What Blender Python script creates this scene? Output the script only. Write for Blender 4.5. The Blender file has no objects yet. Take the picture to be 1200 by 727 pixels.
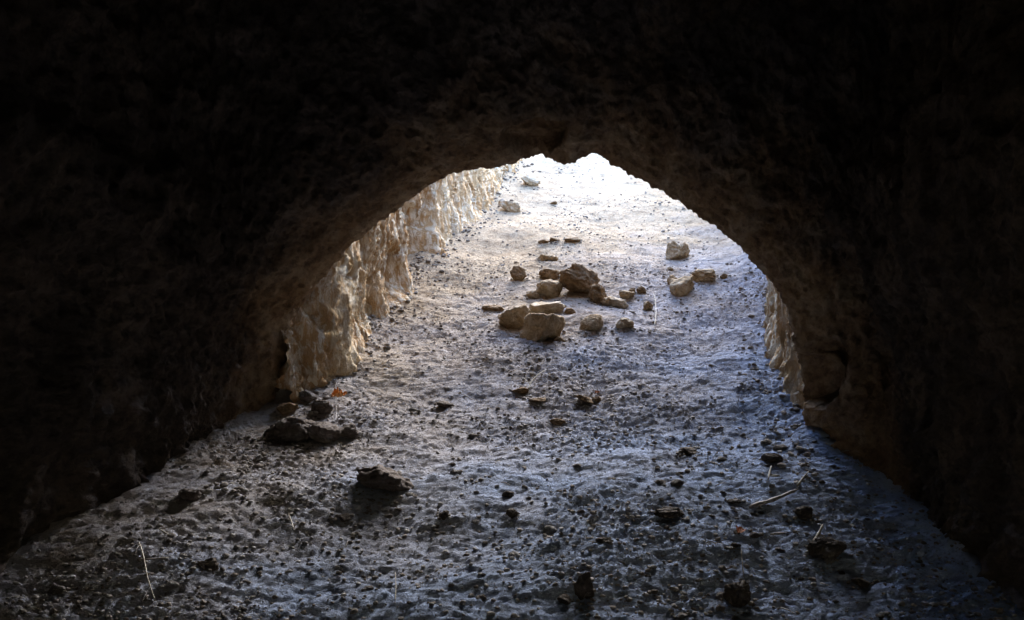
import bpy, math, random
import numpy as np
from mathutils import Vector

random.seed(7)
C = bpy.context.scene.collection

# ------------------------------------------------------------------ noise
_r = np.random.RandomState(11)
PERM = np.concatenate([_r.permutation(256)] * 2)
GR = _r.normal(size=(256, 3)); GR /= np.linalg.norm(GR, axis=1)[:, None]

def perlin(p):
    p = np.asarray(p, float)
    i = np.floor(p).astype(int); f = p - i; i &= 255
    u = f * f * f * (f * (f * 6 - 15) + 10)
    out = np.zeros(len(p))
    for a in (0, 1):
        wa = u[:, 0] if a else 1 - u[:, 0]
        ha = PERM[(i[:, 0] + a) & 255]
        for b in (0, 1):
            wb = u[:, 1] if b else 1 - u[:, 1]
            hb = PERM[ha + ((i[:, 1] + b) & 255)]
            for c in (0, 1):
                wc = u[:, 2] if c else 1 - u[:, 2]
                g = GR[PERM[hb + ((i[:, 2] + c) & 255)]]
                d = g[:, 0] * (f[:, 0] - a) + g[:, 1] * (f[:, 1] - b) + g[:, 2] * (f[:, 2] - c)
                out += wa * wb * wc * d
    return out * 1.5

def fbm(p, sc, octv=4, gain=.5, off=0.):
    p = np.asarray(p, float) * np.asarray(sc, float) + off
    t = np.zeros(len(p)); a = 1.
    for k in range(octv):
        t += a * perlin(p + 17.3 * k); p = p * 2.03; a *= gain
    return t

def ridged(p, sc, octv=4, gain=.5, off=0.):
    p = np.asarray(p, float) * np.asarray(sc, float) + off
    t = np.zeros(len(p)); a = 1.
    for k in range(octv):
        t += a * (1 - 2.2 * np.abs(perlin(p + 9.1 * k))); p = p * 2.03; a *= gain
    return t / 2

def sstep(a, b, x):
    t = np.clip((x - a) / (b - a), 0, 1); return t * t * (3 - 2 * t)

# ------------------------------------------------------------------ camera model (used to measure the place)
F = 1152.0; PITCH = math.radians(4.0); CAMZ = 1.5
S = 0.464                                    # rise of the dirt slope
def ray(px, py):
    dx = (px - 600) / F; dz = -(py - 363.5) / F
    return np.array([dx, math.cos(PITCH) - dz * math.sin(PITCH), math.sin(PITCH) + dz * math.cos(PITCH)])
AX = 0.21                                    # the trench runs a little to the right
XL, XR = -0.67, 0.855                        # trench sides at y = 3
TOPZ = 3.12

# ------------------------------------------------------------------ mesh helpers
def mesh_np(name, V, Q, mat, smooth=True, tri=False):
    me = bpy.data.meshes.new(name)
    n = 3 if tri else 4
    Q = np.asarray(Q, np.int32)
    me.vertices.add(len(V)); me.vertices.foreach_set('co', np.asarray(V, np.float32).ravel())
    me.loops.add(Q.size); me.loops.foreach_set('vertex_index', Q.ravel())
    me.polygons.add(len(Q)); me.polygons.foreach_set('loop_start', np.arange(0, Q.size, n, dtype=np.int32))
    me.polygons.foreach_set('loop_total', np.full(len(Q), n, np.int32))
    me.update(calc_edges=True)
    me.polygons.foreach_set('use_smooth', np.full(len(Q), smooth))
    me.materials.append(mat)
    return me
def grid_quads(nr, nc, flip=False, wrap=False):
    r = np.arange(nr - 1)[:, None]; c = np.arange(nc if wrap else nc - 1)[None, :]
    c2 = (c + 1) % nc
    a = r * nc + c; b = r * nc + c2; d = (r + 1) * nc + c; e = (r + 1) * nc + c2
    q = np.stack([a, b, e, d], -1).reshape(-1, 4)
    return q[:, ::-1] if flip else q
def link(name, me, loc=(0, 0, 0), rz=0, parent=None):
    o = bpy.data.objects.new(name, me); C.objects.link(o)
    o.location = loc; o.rotation_euler = (0, 0, rz)
    if parent: o.parent = parent
    return o
def tag(o, label=None, cat=None, group=None, kind=None):
    if label: o['label'] = label
    if cat: o['category'] = cat
    if group: o['group'] = group
    if kind: o['kind'] = kind
    return o
def normals(V, nr, nc):
    P = V.reshape(nr, nc, 3)
    n = np.cross(np.gradient(P, axis=1), np.gradient(P, axis=0))
    n /= np.linalg.norm(n, axis=2)[..., None] + 1e-9
    return n.reshape(-1, 3)

# ------------------------------------------------------------------ materials
def new_mat(name):
    m = bpy.data.materials.new(name); m.use_nodes = True
    nt = m.node_tree; b = nt.nodes['Principled BSDF']
    b.inputs['Specular IOR Level'].default_value = .12
    return m, nt, b
def noise(nt, vec, scale, detail=6, rough=.6, dist=0.):
    n = nt.nodes.new('ShaderNodeTexNoise'); n.inputs['Scale'].default_value = scale
    n.inputs['Detail'].default_value = detail; n.inputs['Roughness'].default_value = rough
    n.inputs['Distortion'].default_value = dist
    nt.links.new(vec, n.inputs['Vector']); return n.outputs['Fac']
def ramp(nt, fac, stops):
    r = nt.nodes.new('ShaderNodeValToRGB'); nt.links.new(fac, r.inputs['Fac'])
    e = r.color_ramp.elements
    while len(e) < len(stops): e.new(.5)
    for k, (p, c) in enumerate(stops):
        e[k].position = p; e[k].color = (*c, 1) if len(c) == 3 else c
    return r.outputs['Color']
def mix(nt, fac, a, b, mode='MIX'):
    m = nt.nodes.new('ShaderNodeMix'); m.data_type = 'RGBA'; m.blend_type = mode
    for s, v in ((0, fac), (6, a), (7, b)):
        if hasattr(v, 'is_linked'): nt.links.new(v, m.inputs[s])
        elif isinstance(v, tuple): m.inputs[s].default_value = (*v, 1)
        else: m.inputs[s].default_value = v
    return m.outputs[2]
def coords(nt, scale=(1, 1, 1), rot=(0, 0, 0), obj=True):
    t = nt.nodes.new('ShaderNodeTexCoord'); mp = nt.nodes.new('ShaderNodeMapping')
    nt.links.new(t.outputs['Object'], mp.inputs['Vector'])
    mp.inputs['Scale'].default_value = scale; mp.inputs['Rotation'].default_value = rot
    return mp.outputs['Vector']
def bump(nt, b, h, dist, strength=1., prev=None):
    n = nt.nodes.new('ShaderNodeBump'); n.inputs['Distance'].default_value = dist
    n.inputs['Strength'].default_value = strength
    nt.links.new(h, n.inputs['Height'])
    if prev: nt.links.new(prev, n.inputs['Normal'])
    nt.links.new(n.outputs['Normal'], b.inputs['Normal']); return n.outputs['Normal']

def dirt_mat():
    m, nt, b = new_mat('packed_dirt')
    v = coords(nt, (1, 1.3, 1)); v2 = coords(nt)
    big = ramp(nt, noise(nt, v2, 1.7, 5, .55), [(.33, (.31, .285, .255)), (.62, (.41, .41, .415))])
    mid = ramp(nt, noise(nt, v, 16, 8, .68), [(.30, (.15, .125, .105)), (.46, (.37, .355, .34)), (.66, (.49, .49, .495))])
    col = mix(nt, .6, big, mid)
    # grey silt tint with painted skylight blue near, painted sun warmth up-slope and left
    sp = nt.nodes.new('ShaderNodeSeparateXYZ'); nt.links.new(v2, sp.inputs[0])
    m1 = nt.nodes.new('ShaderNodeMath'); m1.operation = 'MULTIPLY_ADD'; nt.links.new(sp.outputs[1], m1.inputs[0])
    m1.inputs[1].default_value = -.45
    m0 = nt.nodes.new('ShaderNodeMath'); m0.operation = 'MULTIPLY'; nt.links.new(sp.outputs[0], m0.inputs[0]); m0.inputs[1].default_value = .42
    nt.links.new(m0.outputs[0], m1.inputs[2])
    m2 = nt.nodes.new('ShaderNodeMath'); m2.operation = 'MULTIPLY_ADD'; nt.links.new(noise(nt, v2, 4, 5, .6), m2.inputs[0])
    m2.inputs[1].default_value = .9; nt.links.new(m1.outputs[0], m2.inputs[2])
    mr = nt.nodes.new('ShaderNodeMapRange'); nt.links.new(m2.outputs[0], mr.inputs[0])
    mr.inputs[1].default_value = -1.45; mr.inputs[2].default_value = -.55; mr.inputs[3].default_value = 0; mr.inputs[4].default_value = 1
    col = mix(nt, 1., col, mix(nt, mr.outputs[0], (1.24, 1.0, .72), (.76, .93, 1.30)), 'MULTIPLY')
    fine = ramp(nt, noise(nt, v, 85, 6, .7), [(.32, (.25, .21, .17)), (.47, (1, 1, 1)), (.72, (1.0, 1, 1))])
    col = mix(nt, .6, col, fine, 'MULTIPLY')
    nt.links.new(col, b.inputs['Base Color'])
    b.inputs['Roughness'].default_value = 1.0; b.inputs['Specular IOR Level'].default_value = 0.02
    n1 = bump(nt, b, noise(nt, v, 45, 9, .75, .3), .017)
    bump(nt, b, noise(nt, v, 200, 5, .7), .005, 1., n1)
    return m
def wall_mat():
    m, nt, b = new_mat('eroded_limestone')
    v = coords(nt, (1.6, 2.1, .5)); v2 = coords(nt)
    base = ramp(nt, noise(nt, v2, 3.2, 6, .6), [(.3, (.29, .155, .06)), (.5, (.46, .28, .13)), (.7, (.58, .42, .24))])
    crust = noise(nt, v, 24, 9, .70, .35)
    cr = ramp(nt, crust, [(.47, (0, 0, 0)), (.56, (1, 1, 1))])
    patch = ramp(nt, noise(nt, v2, 5, 4, .6), [(.3, (.25, .25, .25)), (.55, (1, 1, 1))])
    f = mix(nt, 1., cr, patch, 'MULTIPLY')
    col = mix(nt, f, base, (.70, .60, .45))
    nt.links.new(col, b.inputs['Base Color'])
    b.inputs['Roughness'].default_value = .9
    n1 = bump(nt, b, crust, .018)
    bump(nt, b, noise(nt, v2, 140, 6, .7), .004, 1., n1)
    return m
def cave_mat():
    m, nt, b = new_mat('brown_cave_rock')
    v = coords(nt)
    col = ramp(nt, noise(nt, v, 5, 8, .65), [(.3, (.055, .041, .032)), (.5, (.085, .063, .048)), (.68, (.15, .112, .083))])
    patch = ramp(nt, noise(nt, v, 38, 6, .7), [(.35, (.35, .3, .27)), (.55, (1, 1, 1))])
    # painted bounce glow in ochre limestone at the mouth, painted shade further in
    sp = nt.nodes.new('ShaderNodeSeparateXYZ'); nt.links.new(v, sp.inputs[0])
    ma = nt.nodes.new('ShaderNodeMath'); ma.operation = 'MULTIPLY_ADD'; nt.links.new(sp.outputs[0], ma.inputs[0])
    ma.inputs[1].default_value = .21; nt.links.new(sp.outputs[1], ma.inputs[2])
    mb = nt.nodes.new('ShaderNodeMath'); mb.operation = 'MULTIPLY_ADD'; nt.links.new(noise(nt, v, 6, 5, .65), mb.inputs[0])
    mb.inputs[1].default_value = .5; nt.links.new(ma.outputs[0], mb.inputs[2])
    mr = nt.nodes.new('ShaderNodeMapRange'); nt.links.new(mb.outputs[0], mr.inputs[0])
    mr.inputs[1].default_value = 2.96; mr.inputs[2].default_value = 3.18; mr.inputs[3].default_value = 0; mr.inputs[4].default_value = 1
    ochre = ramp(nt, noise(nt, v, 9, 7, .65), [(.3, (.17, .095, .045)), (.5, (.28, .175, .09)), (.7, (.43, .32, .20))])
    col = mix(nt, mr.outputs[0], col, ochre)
    col = mix(nt, .8, col, patch, 'MULTIPLY')
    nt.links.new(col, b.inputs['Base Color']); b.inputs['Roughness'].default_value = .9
    n1 = bump(nt, b, noise(nt, v, 22, 9, .7, .4), .03)
    bump(nt, b, noise(nt, v, 120, 6, .7), .005, 1., n1)
    return m
def stone_mat(name, a, c, d):
    m, nt, b = new_mat(name); v = coords(nt)
    i = nt.nodes.new('ShaderNodeObjectInfo')
    va = nt.nodes.new('ShaderNodeVectorMath'); va.operation = 'ADD'
    sc = nt.nodes.new('ShaderNodeVectorMath'); sc.operation = 'SCALE'; sc.inputs[3].default_value = 40
    cx = nt.nodes.new('ShaderNodeCombineXYZ')
    for k in range(3): nt.links.new(i.outputs['Random'], cx.inputs[k])
    nt.links.new(cx.outputs[0], sc.inputs[0]); nt.links.new(v, va.inputs[0]); nt.links.new(sc.outputs[0], va.inputs[1])
    v = va.outputs[0]
    col = ramp(nt, noise(nt, v, 18, 8, .65), [(.3, a), (.5, c), (.7, d)])
    pit = ramp(nt, noise(nt, v, 90, 5, .7), [(.33, (.4, .36, .3)), (.5, (1, 1, 1))])
    col = mix(nt, .7, col, pit, 'MULTIPLY')
    nt.links.new(col, b.inputs['Base Color']); b.inputs['Roughness'].default_value = .9
    n1 = bump(nt, b, noise(nt, v, 60, 8, .7), .012)
    bump(nt, b, noise(nt, v, 260, 4, .7), .002, 1., n1)
    return m
def plain_mat(name, a, c, scale=60, rough=.7):
    m, nt, b = new_mat(name)
    nt.links.new(ramp(nt, noise(nt, coords(nt), scale, 5, .6), [(.35, a), (.65, c)]), b.inputs['Base Color'])
    b.inputs['Roughness'].default_value = rough
    return m
M = dict(
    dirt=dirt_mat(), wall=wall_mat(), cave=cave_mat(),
    ochre=stone_mat('ochre_stone', (.20, .13, .065), (.35, .26, .16), (.50, .42, .31)),
    pale=stone_mat('pale_stone', (.30, .21, .12), (.46, .37, .26), (.60, .53, .44)),
    brown=stone_mat('brown_stone', (.10, .06, .03), (.20, .13, .07), (.32, .24, .16)),
    dark=stone_mat('dark_stone', (.06, .045, .035), (.12, .095, .08), (.26, .235, .22)),
    clod=stone_mat('earth_clod', (.04, .03, .022), (.09, .07, .055), (.18, .15, .125)),
    crumb=stone_mat('soil_crumb', (.11, .09, .075), (.21, .18, .155), (.34, .31, .28)),
    grit=stone_mat('grit', (.14, .12, .10), (.28, .26, .24), (.42, .40, .38)),
    straw=plain_mat('dry_straw', (.30, .26, .20), (.52, .48, .40)),
    bark=plain_mat('grey_bark', (.10, .08, .065), (.34, .30, .27)),
    leaf=plain_mat('orange_leaf', (.36, .13, .035), (.62, .30, .11), 90),
    leaf2=plain_mat('dull_leaf', (.28, .11, .05), (.42, .20, .10), 90),
)

# ------------------------------------------------------------------ dirt floor: slope and chamber floor in one sheet
def base_z(x, y):
    t = y - .9
    z = S * (.5 * (t + np.sqrt(t * t + .12)) + .9)
    v = 2.6 - y
    z = z + .15 * .5 * (v + np.sqrt(v * v + .12)) * sstep(-.5, 1.2, y)
    z = np.where(z > TOPZ - .15, TOPZ - .15 + .15 * np.tanh((z - TOPZ + .15) / .15), z)
    return z
def ground_z(x, y, fine=True):
    x = np.atleast_1d(np.asarray(x, float)); y = np.atleast_1d(np.asarray(y, float))
    u = x - AX * (y - 3)
    z = base_z(x, y)
    P = np.stack([x, y, np.zeros_like(x)], 1)
    edge = np.minimum(u - XL, XR - u)
    z = z + .05 * np.exp(-np.clip(edge, 0, 9) / .12) * sstep(3.1, 3.9, y) - .02
    z = z + .035 * np.exp(-np.clip(XR - u, 0, 9) / .35) * sstep(1.6, 2.6, y)
    z += .035 * fbm(P, (1.7, 2.2, 1), 3)
    if fine:
        cl = sstep(-.25, .5, fbm(P, (2.2, 2.2, 1), 3, off=31.))      # rough and smooth stretches
        near = 1 - .45 * sstep(3.2, 5, y)
        z += .008 * near * .95 * fbm(P, (7, 13, 1), 5, .62, off=5.)
        z += (.001 + .0035 * cl) * near * ridged(P, (19, 29, 1), 4, .6, off=8.)
        z += (.0012 + .0058 * cl) * near * fbm(P, (55, 70, 1), 2, .6, off=3.)
        f = fbm(P, (10, 19, 1), 4, .6, off=77.)                           # thin broken crusts, edges towards the chamber
        z += .0045 * near * (sstep(.02, .10, f) - .5)
        g = fbm(P, (30, 48, 1), 3, off=51.)
        z -= .004 * near * sstep(.25, .5, g)
    return z

us = np.concatenate([np.linspace(-5, -1.15, 40)[:-1], np.arange(-1.15, 1.5, .0044), np.linspace(1.5, 5, 40)])
ys = np.concatenate([np.arange(-3.5, 1.75, .05), np.arange(1.75, 4.4, .0042), np.arange(4.4, 7.7, .009)])
U, Y = np.meshgrid(us, ys)
X = U + AX * (Y - 3)
Z = ground_z(X.ravel(), Y.ravel())
V = np.stack([X.ravel(), Y.ravel(), Z], 1)
tag(link('ground', mesh_np('ground', V, grid_quads(len(ys), len(us)), M['dirt'])), kind='structure')

# hillside above the trench and the cave, out to the horizon
hu = np.array([-300, -80, -25, -8, -3, XL - .32, XR + .32, 3, 8, 25, 80, 300.])
hy = np.array([-300, -80, -25, -8, -2, 1, 3.45, 7.45, 12, 30, 90, 300.])
HU, HY = np.meshgrid(hu, hy)
HX = HU + AX * (np.clip(HY, -2, 12) - 3)
HZ = TOPZ + .03 + .18 * (HU > XR) * (HY < 100) + .02 * np.clip(np.abs(HU) - 8, 0, 80)
q = grid_quads(len(hy), len(hu)).reshape(len(hy) - 1, len(hu) - 1, 4)
keep = np.ones(q.shape[:2], bool); keep[6, 5] = False
tag(link('terrain', mesh_np('terrain', np.stack([HX.ravel(), HY.ravel(), HZ.ravel()], 1), q[keep], M['dirt'])), kind='structure')

# ------------------------------------------------------------------ trench walls
def trench_wall(side, name, label):
    x0 = XL if side < 0 else XR
    yy = np.concatenate([np.arange(3.08 if side < 0 else 2.86, 5.2, .0085), np.arange(5.2, 7.6, .014)])
    hh = np.arange(0, 1, .0036 if side < 0 else .006)
    Yg, T = np.meshgrid(yy, hh)
    zb = base_z(0 * Yg, Yg).reshape(Yg.shape) - .12
    Zg = zb + (TOPZ + (.035 if side < 0 else .22) - zb) * T
    Hh = Zg - zb - .12
    P0 = np.stack([np.zeros(Yg.size), Yg.ravel(), Zg.ravel()], 1)
    w = .06 * fbm(P0, (1, 1.8, 1.3), 3, off=4 + side)
    wob = .10 * fbm(P0, (1, 3, 3), 3, off=40.)                       # bends the streaks
    P1 = P0 + np.stack([0 * wob, wob, 0 * wob], 1)
    w += .032 * ridged(P1, (1, 8, 2.0), 3, .5, off=12 + side)
    w += .022 * ridged(P1, (1, 24, 3.2), 4, .62, off=2.)
    w += .017 * ridged(P1, (1, 58, 9), 3, .6, off=6.)
    w -= (.008 - .0 * sstep(4.5, 6, Yg.ravel())) if side < 0 else .02
    w -= .11 * (1 - sstep(yy[0], yy[0] + .25, Yg.ravel()))
    w += (.05 * np.exp(-np.clip(Hh, 0, 9) / .10)).ravel()
    w -= .05 * sstep(.15, .6, fbm(P1, (1, 11, 2.4), 4, .6, off=91.))       # hollows
    if side < 0:                                                      # large slanting recess
        yc, zc = Yg.ravel(), Zg.ravel()
        ax = (zc - 2.12); cy = 4.22 + .45 * ax
        d = ((yc - cy) / .15) ** 2 + (ax / .34) ** 2
        n = .35 * fbm(P0, (1, 9, 9), 3, off=8.)
        w -= .27 * (1 - sstep(.45, 1.15, d + n))
        cy2 = 3.78
        d2 = ((yc - 3.86) / .10) ** 2 + ((zc - 1.93) / .12) ** 2
        w -= .06 * (1 - sstep(.3, 1.2, d2 + n))
    Xg = x0 + AX * (Yg.ravel() - 3) - side * w
    P = np.stack([Xg, Yg.ravel(), Zg.ravel()], 1).reshape(len(hh), len(yy), 3)
    # solid back: over the top, down behind
    tb = P[-1].copy(); tb[:, 0] = x0 + AX * (yy - 3) + side * .42
    bb = tb.copy(); bb[:, 2] = P[0][:, 2]
    G = np.concatenate([P, tb[None], bb[None], P[:1]], 0)
    me = mesh_np(name, G.reshape(-1, 3), grid_quads(len(G), len(yy), flip=side > 0), M['wall'])
    return tag(link(name, me), label, 'rock wall')
trench_wall(-1, 'rock_wall', 'tall streaked ochre and chalky rock wall along the left of the bright slope, with a deep slanting hollow')
trench_wall(1, 'rock_wall', 'narrow sliver of lit brown rock wall at the right edge of the opening')

# ------------------------------------------------------------------ cave: rim of the arch, inner face and chamber round the camera
rim_px = [(985, 900), (975, 720), (964, 600), (955, 545), (948, 500), (941, 455), (934, 405), (922, 360), (908, 334), (890, 311), (868, 287),
          (845, 268), (815, 247), (785, 229), (765, 220), (742, 208), (728, 199), (716, 190), (709, 181), (695, 180), (683, 184),
          (668, 193), (655, 190), (643, 184), (630, 183), (612, 187), (585, 192), (550, 197), (515, 207), (492, 222), (468, 240),
          (440, 262), (415, 283), (390, 308), (368, 335), (352, 360), (342, 392), (335, 430), (329, 475), (322, 520), (316, 590), (308, 720), (300, 900)]
def arch_plane(px, py):
    r = ray(px, py); k = 1 / (r[1] + AX * r[0]) * 3.02
    return np.array([r[0] * k, r[1] * k, CAMZ + r[2] * k])
R0 = np.array([arch_plane(*p) for p in rim_px])
# resample evenly
seg = np.r_[0, np.cumsum(np.linalg.norm(np.diff(R0, axis=0), axis=1))]
NT = 760
ts = np.linspace(0, seg[-1], NT)
R = np.stack([np.interp(ts, seg, R0[:, k]) for k in range(3)], 1)
cen = np.array([.08, 0, 1.45])
# outward direction: smooth normal of the outline in x,z
Rs = R.copy()
for _ in range(60):
    Rs[1:-1] = .25 * Rs[:-2] + .5 * Rs[1:-1] + .25 * Rs[2:]
tan = np.gradient(Rs, axis=0); out = np.stack([tan[:, 2], 0 * tan[:, 0], -tan[:, 0]], 1)
out /= np.linalg.norm(out, axis=1)[:, None]
for _ in range(500):
    out[1:-1] = .25 * out[:-2] + .5 * out[1:-1] + .25 * out[2:]
out /= np.linalg.norm(out, axis=1)[:, None]
prof = np.array([(.62, 1.7), (.48, 1.15), (.42, .68), (.39, .40), (.31, .24), (.18, .115), (.06, .035), (0, 0), (-.05, .008), (-.11, .035), (-.19, .10), (-.25, .20),
                 (-.30, .36), (-.34, .58), (-.40, .85), (-.60, 1.15), (-1.3, 1.40), (-2.2, 1.6), (-3.6, 1.6), (-4.8, 1.2), (-5.4, .6), (-5.6, -.3)])
ps = np.r_[0, np.cumsum(np.linalg.norm(np.diff(prof, axis=0), axis=1))]
fine_s = np.concatenate([np.arange(0, ps[3], .03), np.arange(ps[3], ps[15], .0075), np.arange(ps[15], ps[-1], .018), [ps[-1]]])
# smooth profile
PY = np.interp(fine_s, ps, prof[:, 0]); PE = np.interp(fine_s, ps, prof[:, 1])
NR = len(fine_s)
G = np.zeros((NR, NT, 3)); EE = np.zeros((NR, NT))
for k in range(NR):
    e_side = np.where(out[:, 0] < 0, .04 + .36 * max(-PY[k], 0), .16 + .0 * max(-PY[k], 0)) + .9 * max(-PY[k] - 1.25, 0)
    sw = sstep(.45, .92, np.abs(out[:, 0])) * (PY[k] < 0)
    Ek = (PE[k] * (1 - sw) + np.minimum(PE[k], e_side) * sw)[:, None]
    EE[k] = Ek[:, 0]
    G[k] = R + out * Ek
    G[k][:, 1] += PY[k]
    if PE[k] > .05:      # blunt the lumps of the outline away from the rim
        w = min(1, PE[k] / .35)
        G[k] = (1 - w) * G[k] + w * (Rs + out * Ek + np.array([0, PY[k], 0]))
N = normals(G.reshape(-1, 3), NR, NT)
# make normals point into the open space (towards the arch axis)
ctr = np.array([.08, 0, 1.6]); toc = ctr - G.reshape(-1, 3); toc[:, 1] = 0
sgn = np.sign((N * toc).sum(1)); 
if (sgn > 0).mean() < .5: N = -N
P = G.reshape(-1, 3)
e = EE.ravel(); yo = np.repeat(PY, NT)
d = .05 * fbm(P, 2.2, 3, off=3.) * sstep(.05, .4, e)
d += .055 * ridged(P, (5.5, 5.5, 4), 5, .6, off=20.) * (.22 + .78 * sstep(.0, .22, e))
d += .022 * ridged(P, 17, 4, .6, off=2.) * (.6 + .4 * sstep(.0, .12, e))
d += .006 * fbm(P, 55, 3, .6, off=6.)
d -= .009
def hollow(px, py, y_at, rx, rz, depth, nz=.3):
    r = ray(px, py); c = r * (y_at / r[1]); c[2] += CAMZ
    q = ((P[:, 0] - c[0]) / rx) ** 2 + ((P[:, 2] - c[2]) / rz) ** 2
    return -depth * (1 - sstep(.45, 1.15, q + nz * fbm(P, 9, 3, off=14.))) * (yo < .02) * (yo > -.75)
d += hollow(982, 435, 2.62, .045, .095, .12)
d += hollow(985, 515, 2.62, .05, .025, .03)
d += hollow(625, 150, 2.8, .10, .04, .05)
P = P + N * d[:, None]
P[:, 2] = np.minimum(P[:, 2], TOPZ + .01)
end = np.tile(np.array([[.1, -2.8, 1.4]]), (NT, 1))
P = np.concatenate([P, end]); NR += 1
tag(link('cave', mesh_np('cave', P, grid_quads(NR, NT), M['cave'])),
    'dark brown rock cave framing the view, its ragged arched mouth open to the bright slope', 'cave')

# ------------------------------------------------------------------ stones
import bmesh
def ico(sub):
    bm = bmesh.new(); bmesh.ops.create_icosphere(bm, subdivisions=sub, radius=1)
    v = np.array([x.co[:] for x in bm.verts]); f = np.array([[x.index for x in p.verts] for p in bm.faces])
    bm.free(); return v, f
ICO = {k: ico(k) for k in (2, 3, 4, 5, 6)}
def stone_shape(seed, sub=5, npl=12, flat=.45, rough=.06, soft=14):
    v, f = ICO[sub]; rs = np.random.RandomState(seed)
    pn = rs.normal(size=(npl, 3)); pn /= np.linalg.norm(pn, axis=1)[:, None]
    ph = rs.uniform(.55, .95, npl)
    dd = np.clip(v @ pn.T, 1e-3, None) / ph            # 1/radius per plane
    r = 1 / (((dd ** soft).sum(1) + .9 ** soft) ** (1 / soft))
    p = v * r[:, None]
    n = fbm(p, 1.6, 2, off=seed * 3.1) * .16 + rough * 1.6 * fbm(p, 3.5, 4, .55, off=seed * 1.7) + rough * .5 * ridged(p, 8, 3, .6, off=seed * 2.3)
    p = p * (1 + n)[:, None]
    lo, hi = p.min(0), p.max(0)
    p = (p - (lo + hi) / 2) / ((hi - lo) / 2)          # fill a unit box [-1,1]
    return p, f
def at(px, py):
    r = ray(px, py); lo, hi = .5, 9.
    t = np.linspace(.9, 7.6, 1200)
    z = ground_z(r[0] * t / r[1], t, False); zr = CAMZ + r[2] / r[1] * t
    k = np.argmax(zr < z) if r[2] / r[1] < S and (zr < z).any() else len(t) - 1
    x, y = r[0] * t[k] / r[1], t[k]
    return x, y, float(ground_z(x, y)[0])
def stone(px, py, w, h, mat, label, seed, name='stone', tilt=0., tx=0., sink=.12, deep=.85, group=None, rough=.06, npl=12, dz=0., soft=14, cat='stone', sub=5, edit=None):
    """px,py: middle of the foot of the stone in the photo; w,h: size in its pixels"""
    x, y, z = at(px, py)
    k = math.sqrt(y * y) / F
    W, H = w * k, h * k
    D = W * deep
    p, f = stone_shape(seed, sub, npl, rough=rough, soft=soft)
    if edit: p = edit(p)
    p = p * np.array([W / 2, D / 2, H / 2])
    c, s = math.cos(tilt), math.sin(tilt)
    p = np.stack([p[:, 0] * c - p[:, 2] * s, p[:, 1], p[:, 0] * s + p[:, 2] * c], 1)
    c, s = math.cos(tx), math.sin(tx)
    p = np.stack([p[:, 0], p[:, 1] * c - p[:, 2] * s, p[:, 1] * s + p[:, 2] * c], 1)
    p[:, 2] += -p[:, 2].min() - sink * H
    yb = y + D * .35
    SPOTS.append((x, yb, W / 2, D / 2))
    zz = float(ground_z(x, yb, False)[0]) - S * D * .30 + dz
    me = mesh_np(name, p, f, M[mat], tri=True)
    return tag(link(name, me, (x, yb, zz)), label, cat, group)

SPOTS = []
def saddle(p):
    p = p.copy(); p[:, 2] -= np.where(p[:, 2] > 0, .55 * np.exp(-(p[:, 0] / .45) ** 2) * p[:, 2], 0); return p
def wedge(p):          # narrower at one foot, overhanging
    p = p.copy(); p[:, 0] += .35 * (p[:, 2]) * (p[:, 0] < 0) * -1 * np.abs(p[:, 0]); return p
def boulder(p):
    p = p.copy(); p[:, 0] -= .28 * p[:, 2]; under = (p[:, 2] < -.1); p[:, 1] += np.where(under, .5 * (-.1 - p[:, 2]), 0); return p

stone(636, 403, 58, 46, 'ochre', 'largest pale-topped tan stone at the front left of the middle group', 101, tilt=.32, rough=.05)
stone(604, 388, 42, 31, 'ochre', 'blocky brown stone close behind and left of the largest tan stone', 102, tilt=.1)
stone(641, 371, 46, 20, 'pale', 'flat pale slab lying just behind the largest tan stone', 103, tilt=.02, soft=26)
stone(644, 351, 33, 27, 'ochre', 'squat brown block between the flat slab and the big dark boulder', 104, tilt=-.1, edit=wedge)
stone(625, 351, 17, 12, 'ochre', 'small stone touching the left foot of the squat brown block', 105)
stone(644, 329, 26, 15, 'brown', 'low dull stone half hidden behind the squat brown block', 106)
stone(641, 307, 28, 15, 'ochre', 'small saddle-topped stone above the middle group of stones', 107, edit=saddle, deep=.6)
stone(679, 350, 54, 44, 'brown', 'big dark brown boulder with a flat broken top, highest of the middle group', 108, edit=boulder, soft=22, deep=.7, dz=.012, rough=.09)
stone(703, 357, 30, 26, 'brown', 'rough brown lump leaning on the right of the big dark boulder', 109, rough=.09, tilt=-.4)
stone(721, 361, 34, 15, 'pale', 'long low pale stone at the right end of the big dark boulder', 110, tilt=-.15)
stone(735, 352, 20, 13, 'ochre', 'small lumpy stone behind the long low pale stone', 111)
stone(752, 346, 12, 12, 'brown', 'small knobbly stone right of the middle group, uphill of the pale stalk', 112, rough=.12)
stone(760, 365, 12, 14, 'ochre', 'small upright stone just left of the thin pale stalk', 113)
stone(694, 391, 29, 24, 'ochre', 'rounded tan stone right of the largest tan stone, casting a brown shadow', 114, soft=8)
stone(733, 388, 22, 17, 'ochre', 'small smooth-topped stone right of the rounded tan stone', 115, soft=9)
stone(607, 331, 20, 20, 'brown', 'small tilted brown stone alone on the slope left of the middle group', 116, tilt=-.7, deep=.6)
stone(576, 364, 30, 11, 'brown', 'flat brown stone sunk in the dirt left of the blocky brown stone', 117, sink=.3)
stone(597, 250, 29, 17, 'pale', 'tan lumpy stone high on the slope beside the foot of the rock wall', 118, tilt=-.25, deep=.7)
stone(622, 219, 24, 14, 'pale', 'brick-shaped tan stone highest up the bright slope', 119, tilt=-.25, deep=.6, soft=26)
stone(649, 241, 8, 6, 'brown', 'tiny dark stone alone near the top of the slope', 120, sub=3)
stone(671, 285, 20, 9, 'brown', 'small dark flat stone above the big boulder', 121, sub=4)
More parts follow.
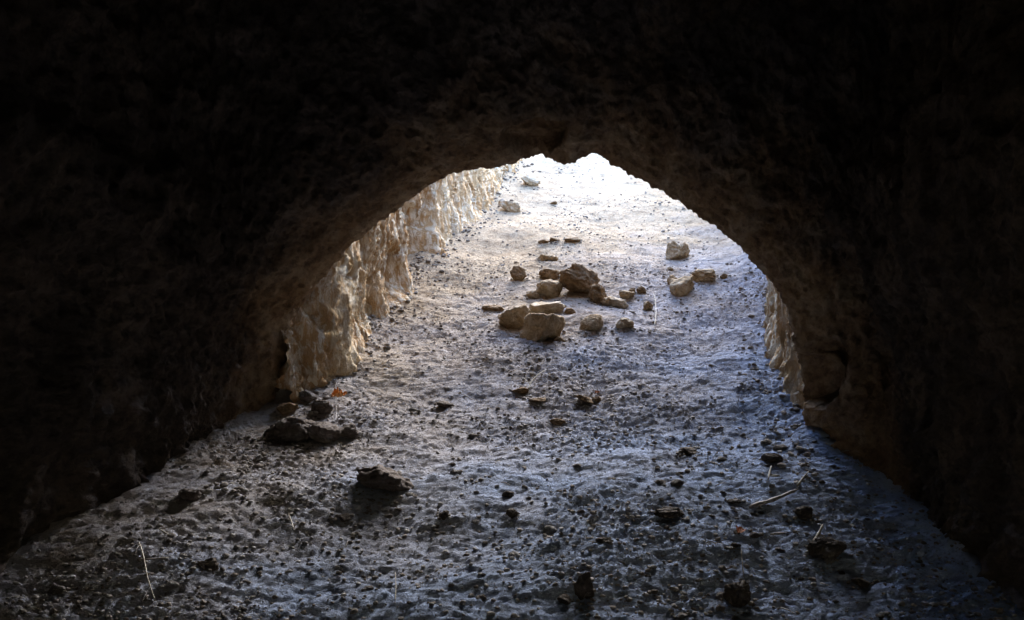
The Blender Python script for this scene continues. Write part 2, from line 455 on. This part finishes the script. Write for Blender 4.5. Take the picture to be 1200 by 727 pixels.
stone(650, 285, 12, 7, 'brown', 'small clod between the saddle-topped stone and the dark flat stone', 122, sub=4)
stone(638, 287, 15, 7, 'brown', 'low reddish clod just uphill of the saddle-topped stone', 123, sub=4)
stone(796, 305, 31, 31, 'ochre', 'upright square stone with a notched top, uppermost on the right of the slope', 124, soft=20, edit=saddle, deep=.7, rough=.08)
stone(801, 348, 31, 30, 'ochre', 'angular tan block with a flat lit top on the right of the slope', 125, soft=34, npl=8, rough=.02, tilt=-.12)
stone(788, 335, 13, 15, 'ochre', 'small stone behind the left side of the angular tan block', 126)
stone(827, 333, 34, 20, 'ochre', 'rough brown stone behind and right of the angular tan block', 127, rough=.1)
stone(849, 328, 11, 8, 'brown', 'small clod right of the rough brown stone', 128, sub=3)
stone(786, 318, 7, 6, 'brown', 'tiny clod between the notched upright stone and the angular tan block', 129, sub=3)
stone(448, 584, 68, 40, 'dark', 'large dark stone alone on the shaded floor at lower left, casting a black shadow', 130, tilt=.06, rough=.09, dz=.0, sink=0.1)
stone(668, 368, 14, 9, 'brown', 'small rubble stone in the shade under the big dark boulder', 160, sub=4)
stone(662, 327, 14, 9, 'ochre', 'small pale stone wedged behind the left side of the big dark boulder', 161, sub=4)
stone(741, 346, 9, 9, 'brown', 'tiny upright chip just behind the small lumpy stone', 162, sub=4)
stone(618, 372, 16, 8, 'ochre', 'small stone bridging the blocky brown stone and the flat slab', 163, sub=4)
stone(655, 402, 16, 9, 'brown', 'small stone under the right edge of the largest tan stone', 164, sub=4)
# heap at the foot of the left wall
stone(345, 517, 58, 34, 'dark', 'biggest dark stone of the heap below the left wall, pale rim on top', 131, rough=.1)
stone(378, 522, 40, 30, 'dark', 'dark stone in the middle of the heap below the left wall', 132, rough=.09)
stone(404, 516, 32, 21, 'dark', 'dark stone at the right end of the heap, just below the orange leaf', 133, rough=.09)
stone(322, 515, 32, 20, 'dark', 'pale-edged dark stone at the left end of the heap', 134)
stone(376, 488, 26, 20, 'dark', 'grey stone behind the heap, left of the orange leaf', 135)
stone(359, 472, 22, 16, 'dark', 'small dark stone tucked against the foot of the left wall', 136)
stone(336, 488, 26, 16, 'brown', 'brown stone between the heap and the rock wall', 137)
# dark clods near the camera
stone(685, 704, 24, 36, 'clod', 'upright black clod near the bottom edge of the view', 140, deep=.7, rough=.1)
stone(866, 714, 34, 34, 'clod', 'rounded black clod near the bottom right of the lit floor', 141, rough=.1)
stone(975, 662, 46, 30, 'clod', 'wide dark clod at the right edge of the lit floor', 142, rough=.1)
stone(241, 670, 28, 17, 'clod', 'dark clod at lower left near the edge of the shadow', 143, rough=.1)
stone(785, 610, 38, 15, 'clod', 'long dark clod on the shaded floor right of centre', 144, rough=.1)
stone(520, 612, 12, 13, 'clod', 'small black clod right of the large dark stone', 145, rough=.1, sub=4)
stone(600, 608, 14, 12, 'clod', 'small round black clod in the middle of the shaded floor', 146, sub=4)
stone(610, 463, 22, 9, 'brown', 'flat brown clod at the foot of the forked pale twig', 147, sub=4)
stone(630, 474, 22, 7, 'brown', 'thin flat brown clod just below the forked pale twig', 148, sub=4)
stone(654, 500, 20, 9, 'brown', 'flat dark clod on bare smooth dirt in the middle of the slope', 149, sub=4)
stone(699, 473, 12, 9, 'brown', 'small reddish clod in a pair on the middle of the slope', 150, sub=4)
stone(687, 476, 26, 7, 'brown', 'long thin clod slanting beside the small reddish clod', 151, sub=4, tilt=-.4)
stone(521, 479, 20, 9, 'clod', 'dark flat clod on the slope right of the orange leaf', 152, sub=4)
stone(218, 590, 26, 18, 'dark', 'dim stone at the shadow edge left of the lit floor', 153)
stone(943, 610, 20, 18, 'clod', 'dark clod below the grey stick at the right', 154)
stone(1012, 690, 22, 12, 'clod', 'dim clod at the far right edge of the lit floor', 155)
stone(810, 535, 26, 13, 'clod', 'dark crumbly clod on the rough dirt at right of centre', 156, rough=.12)
stone(908, 545, 26, 15, 'clod', 'dark clod just left of the foot of the right wall', 157, rough=.12)

# ------------------------------------------------------------------ loose crumbs: individuals, and the uncountable grit
protos = []
for k in range(10):
    p, f = stone_shape(300 + k, 3, 9, rough=.1)
    p = p * np.array([1, .8, .5])
    protos.append(mesh_np('clod', p, f, M['clod' if k < 3 else 'grit' if k < 6 else 'crumb'], tri=True))
kinds = [('small dark crumb of earth lying loose on the shaded cave floor', 'earth crumbs on the shaded floor'),
         ('small brown crumb of earth lying loose on the sunken bright slope', 'earth crumbs on the bright slope')]
rs = np.random.RandomState(5)
n = 0; tries = 0
while n < 230 and tries < 9000:
    tries += 1
    py = rs.uniform(250, 727); px = rs.uniform(60, 1020)
    r = ray(px, py)
    if rs.rand() > (.06 + .94 * sstep(380, 640, py)) : continue
    x, y, z = at(px, py); u = x - AX * (y - 3)
    if y > 3 and not (XL + .04 < u < XR - .06): continue
    if y <= 3 and (abs(x) > 1.2): continue
    if rs.rand() < .35 and px < 700 and py > 380: continue
    s = min(.022, .006 + .004 * rs.pareto(2.2))
    me = protos[rs.randint(10)]
    o = link('clod', me, (x, y, z + s * .02), rs.uniform(0, 6.28))
    o.scale = (s, s, s)
    a, g = kinds[0 if y < 3.2 else 1]
    tag(o, a, 'earth clod', g); n += 1

def scatter(name, N, seed, smin, smax, mat, label, cat, region):
    rs = np.random.RandomState(seed); v, f = ICO[2]
    sh = []
    for k in range(12):
        p = stone_shape(900 + k, 2, 7, rough=.12)[0]; sh.append(p * np.array([1, .8, .6]))
    y0, y1 = region
    yy = y0 + (y1 - y0) * rs.rand(N * 2) ** 1.8
    uu = rs.uniform(XL - .4, XR + .55, N * 2); 
    xx = uu + AX * (yy - 3)
    ok = (yy < 2.95) | ((uu > XL + .02) & (uu < XR - .03))
    Pd = np.stack([xx, yy, 0 * xx], 1)
    dens = sstep(-.35, .45, fbm(Pd, 2.2, 3, off=31.))
    ok &= rs.rand(N * 2) < (.22 + .78 * dens)
    xx, yy = xx[ok][:N], yy[ok][:N]; n = len(xx)
    s = smin + (smax - smin) * rs.rand(n) ** 5
    ex, ey, es = [], [], []
    for (a, b, w2, d2) in SPOTS:                      # crumbs gathered round the foot of each stone
        for q in range(int(4 + 180 * w2)):
            t = rs.uniform(0, 6.28); k = 1.0 + abs(rs.normal()) * .22
            ex.append(a + math.cos(t) * w2 * k); ey.append(b + math.sin(t) * d2 * k); es.append(smin * 1.3 + smax * .55 * rs.rand() ** 3)
    for q in range(1500):                             # talus along both walls
        yq = rs.uniform(2.5, 6.2); uq = (XL + abs(rs.normal()) * .07 - .02) if rs.rand() < .62 else (XR - abs(rs.normal()) * .06 + .02)
        ex.append(uq + AX * (yq - 3)); ey.append(yq); es.append(smin * 1.3 + smax * 1.3 * rs.rand() ** 4)
    xx = np.r_[xx, ex]; yy = np.r_[yy, ey]; s = np.r_[s, es]; n = len(xx)
    zz = ground_z(xx, yy) + s * .2
    VV = []; FF = []; b = 0
    for i in range(n):
        a = rs.uniform(0, 6.28); c, si = math.cos(a), math.sin(a); p = sh[i % 12] * s[i]
        VV.append(np.stack([p[:, 0] * c - p[:, 1] * si + xx[i], p[:, 0] * si + p[:, 1] * c + yy[i], p[:, 2] + zz[i]], 1))
        FF.append(f + b); b += len(p)
    o = link(name, mesh_np(name, np.concatenate(VV), np.concatenate(FF), M[mat], tri=True))
    tag(o, label, cat, kind='stuff')
scatter('grit', 17000, 3, .0015, .008, 'grit', 'fine pale grit strewn all over the dirt floor', 'grit', (1.8, 6.8))
scatter('soil_crumbs', 9000, 4, .0018, .009, 'crumb', 'fine dark soil crumbs strewn all over the dirt floor', 'soil', (1.8, 4.3))

# ------------------------------------------------------------------ twigs, stalks, leaves
def tube(name, pts, rad, mat, label, cat, lift=.004, ends=None, sides=7, sub=5, taper=.5, group=None, heights=None, parent=None):
    """pts: pixels along it on the floor; heights: metres above the floor at each"""
    W = [np.array(at(*p)) for p in pts]
    for k, w in enumerate(W): w[2] = float(ground_z(w[0], w[1], False)[0]) + lift + (heights[k] if heights else 0) + .006
    W = np.array(W); t = np.linspace(0, len(W) - 1, (len(W) - 1) * sub + 1)
    Q = np.stack([np.interp(t, range(len(W)), W[:, k]) for k in range(3)], 1)
    for _ in range(2): Q[1:-1] = .25 * Q[:-2] + .5 * Q[1:-1] + .25 * Q[2:]
    o0 = Q[0].copy(); Q = Q - o0
    tn = np.gradient(Q, axis=0); tn /= np.linalg.norm(tn, axis=1)[:, None] + 1e-9
    a = np.cross(tn, [.3, .2, .93]); a /= np.linalg.norm(a, axis=1)[:, None]; b = np.cross(tn, a)
    n = len(Q); rr = rad * (1 - (1 - taper) * np.linspace(0, 1, n)) * (1 + .18 * np.sin(np.arange(n) * 2.1 + len(pts)))
    rr[0] *= .5; rr[-1] *= .35
    ang = np.arange(sides) * 2 * math.pi / sides
    P = Q[:, None] + rr[:, None, None] * (np.cos(ang)[None, :, None] * a[:, None] + np.sin(ang)[None, :, None] * b[:, None])
    P = np.concatenate([Q[:1].repeat(sides, 0)[None], P, Q[-1:].repeat(sides, 0)[None]], 0)
    me = mesh_np(name, P.reshape(-1, 3), grid_quads(n + 2, sides, wrap=True), M[mat])
    if parent:
        return link(name, me, Vector(o0) - parent.location, parent=parent)
    return tag(link(name, me, o0), label, cat, group)
tube('stick', [(878, 601), (905, 594), (936, 582)], .0065, 'bark', 'grey broken stick lying on the floor by the right wall', 'stick', heights=[.0, .004, .006])
tube('twig', [(903, 634), (923, 633)], .0035, 'bark', 'short level twig below the grey broken stick', 'twig', heights=[.004, .006])
tube('wood_splinter', [(953, 645), (959, 639), (965, 631)], .006, 'straw', 'pale wood splinter standing out at the edge of the right-hand shadow', 'splinter', heights=[0, .01, .02], taper=.3)
tube('twig', [(934, 576), (948, 563)], .004, 'straw', 'pale twig end sticking out of the shadow by the right wall', 'twig', heights=[0, .01])
tube('twig', [(900, 568), (904, 556)], .003, 'straw', 'tiny white twig left of the foot of the right wall', 'twig', heights=[0, .012])
tube('twig', [(903, 563), (914, 564)], .0035, 'straw', 'tiny pale twig lying flat by the foot of the right wall', 'twig', heights=[0, .004])
tube('dry_stalk', [(767, 386), (769, 372), (768, 358), (766, 349)], .0016, 'straw', 'thin curved white stalk right of the middle group of stones', 'stalk', heights=[0, .01, .012, .004])
t = tube('dry_twig', [(619, 461), (622, 456), (630, 449), (640, 440)], .0028, 'straw', 'forked pale twig on the slope below the middle group of stones', 'twig', heights=[0, .01, .014, .006])
tube('side_shoot', [(621, 457), (612, 449)], .0018, 'straw', None, None, heights=[.008, .006], parent=t)
tube('dry_stalk', [(463, 713), (464, 700), (463, 688)], .0013, 'straw', 'hair-thin straw standing near the bottom edge, left of centre', 'stalk', heights=[0, .01, .02])
tube('dry_stalk', [(872, 684), (870, 672), (869, 658)], .0014, 'straw', 'thin straw stalk uphill of the rounded black clod', 'stalk', heights=[0, .01, .018])
tube('dry_stalk', [(163, 642), (168, 665), (172, 688), (182, 712)], .002, 'straw', 'long bent pale stalk at lower left beside the shadow', 'stalk', heights=[0, .01, .008, 0])
tube('twig', [(186, 625), (198, 636)], .0018, 'straw', 'short pale twig slanting at lower left near the shadow edge', 'twig', heights=[.0, .006])
tube('twig', [(166, 668), (196, 661)], .002, 'bark', 'grey twig crossing the long bent stalk', 'twig', heights=[.01, .002])
tube('twig', [(345, 628), (338, 612)], .0016, 'straw', 'faint pale twig left of the large dark stone', 'twig', heights=[.0, .01])
tube('twig', [(552, 436), (600, 425)], .0018, 'bark', 'thin root lying across the slope left of the forked pale twig', 'twig', heights=[.0, .003])
tube('dry_stalk', [(393, 515), (394, 503), (392, 492)], .0014, 'bark', 'pale stalk hanging over the heap under the orange leaf', 'stalk', heights=[.04, .05, .05])
for k in range(30):
    px = rs.uniform(120, 990); py = rs.uniform(410, 722)
    x, y, z = at(px, py)
    if abs(x) > 1.0: continue
    a = rs.uniform(-.5, .5) if rs.rand() < .7 else rs.uniform(-1.4, 1.4); L = rs.uniform(7, 22)
    tube('straw_bit', [(px, py), (px + L * .5 * math.cos(a), py + L * .5 * math.sin(a) + rs.uniform(-1, 1)), (px + L * math.cos(a), py + L * math.sin(a))],
         rs.uniform(.0007, .0014), 'straw' if rs.rand() < .2 else 'bark', 'tiny bit of straw or root lying on the dirt floor', 'straw', heights=[0, .006, .002], group='straw bits on the floor')

def leaf(px, py, L, mat, label, seed, rz, lift=.0, curl=1.):
    x, y, z = at(px, py); n, m = 26, 15
    s = np.linspace(0, 1, n)[:, None]; t = np.linspace(-1, 1, m)[None, :]
    wdt = .36 * np.sin(np.pi * s ** .8) ** .8 * (1 + .18 * np.sin(s * 31)) + .012
    X = (s - .5) + 0 * t; Yv = wdt * t
    rs_ = np.random.RandomState(seed)
    Zv = curl * (.38 * (Yv / .4) ** 2 + .22 * (2 * s - 1) ** 2 * (s > .4)) + .05 * np.sin(9 * s + 4 * t + seed) + .03 * np.sin(23 * s - 7 * t)
    Vv = np.stack([X + 0 * Yv, Yv, Zv + 0 * X], -1).reshape(-1, 3)
    lo = Vv - [0, 0, .015]
    VV = np.concatenate([Vv, lo]) * L
    q1 = grid_quads(n, m); q2 = grid_quads(n, m, flip=True) + n * m
    ring = list(range(m)) + [k * m + m - 1 for k in range(1, n)] + [(n - 1) * m + k for k in range(m - 2, -1, -1)] + [k * m for k in range(n - 2, 0, -1)]
    rq = [(ring[k], ring[(k + 1) % len(ring)], ring[(k + 1) % len(ring)] + n * m, ring[k] + n * m) for k in range(len(ring))]
    me = mesh_np('leaf_blade', VV, np.concatenate([q1, q2, np.array(rq)]), M[mat])
    o = link('dry_leaf', me, (x, y, z + lift), rz); tag(o, label, 'leaf'); o.rotation_euler.x = .35
    return o
leaf(397, 486, .05, 'leaf', 'curled bright orange dry leaf on the heap by the left wall', 1, .3, .06)
leaf(867, 627, .032, 'leaf2', 'small curled reddish leaf on the floor at lower right', 2, 1.2, .008)
leaf(700, 462, .018, 'leaf2', 'tiny reddish leaf scrap on the middle of the slope', 3, .7, .004)

# ------------------------------------------------------------------ light, sky, camera
W = bpy.data.worlds.new('World'); bpy.context.scene.world = W; W.use_nodes = True
nt = W.node_tree; bg = nt.nodes['Background']
sky = nt.nodes.new('ShaderNodeTexSky'); sky.sky_type = 'NISHITA'; sky.sun_disc = False
EL, AZ = math.radians(41), math.radians(17)
sky.sun_elevation = EL; sky.sun_rotation = AZ
sky.air_density = 1.0; sky.dust_density = .4; sky.ozone_density = 1.6
nt.links.new(sky.outputs[0], bg.inputs[0]); bg.inputs[1].default_value = .15
sl = bpy.data.lights.new('sun', 'SUN'); sl.energy = .75; sl.angle = math.radians(34); sl.color = (1, .945, .87)
so = bpy.data.objects.new('sun', sl); C.objects.link(so)
dirv = Vector((math.sin(AZ) * math.cos(EL), math.cos(AZ) * math.cos(EL), math.sin(EL)))
so.rotation_euler = dirv.to_track_quat('Z', 'Y').to_euler(); so.location = (0, 8, 12)

cam = bpy.data.cameras.new('camera'); cam.sensor_width = 36; cam.lens = 36 * F / 1200
cam.clip_end = 2000; cam.clip_start = .05
co = bpy.data.objects.new('camera', cam); C.objects.link(co)
co.location = (0, 0, CAMZ); co.rotation_euler = (math.radians(90) + PITCH, 0, 0)
sc = bpy.context.scene; sc.camera = co
sc.view_settings.view_transform = 'Standard'; sc.view_settings.look = 'None'
sc.view_settings.gamma = 1; sc.view_settings.exposure = 4.15
sc.render.engine = 'CYCLES'
sc.cycles.max_bounces = 8; sc.cycles.diffuse_bounces = 5
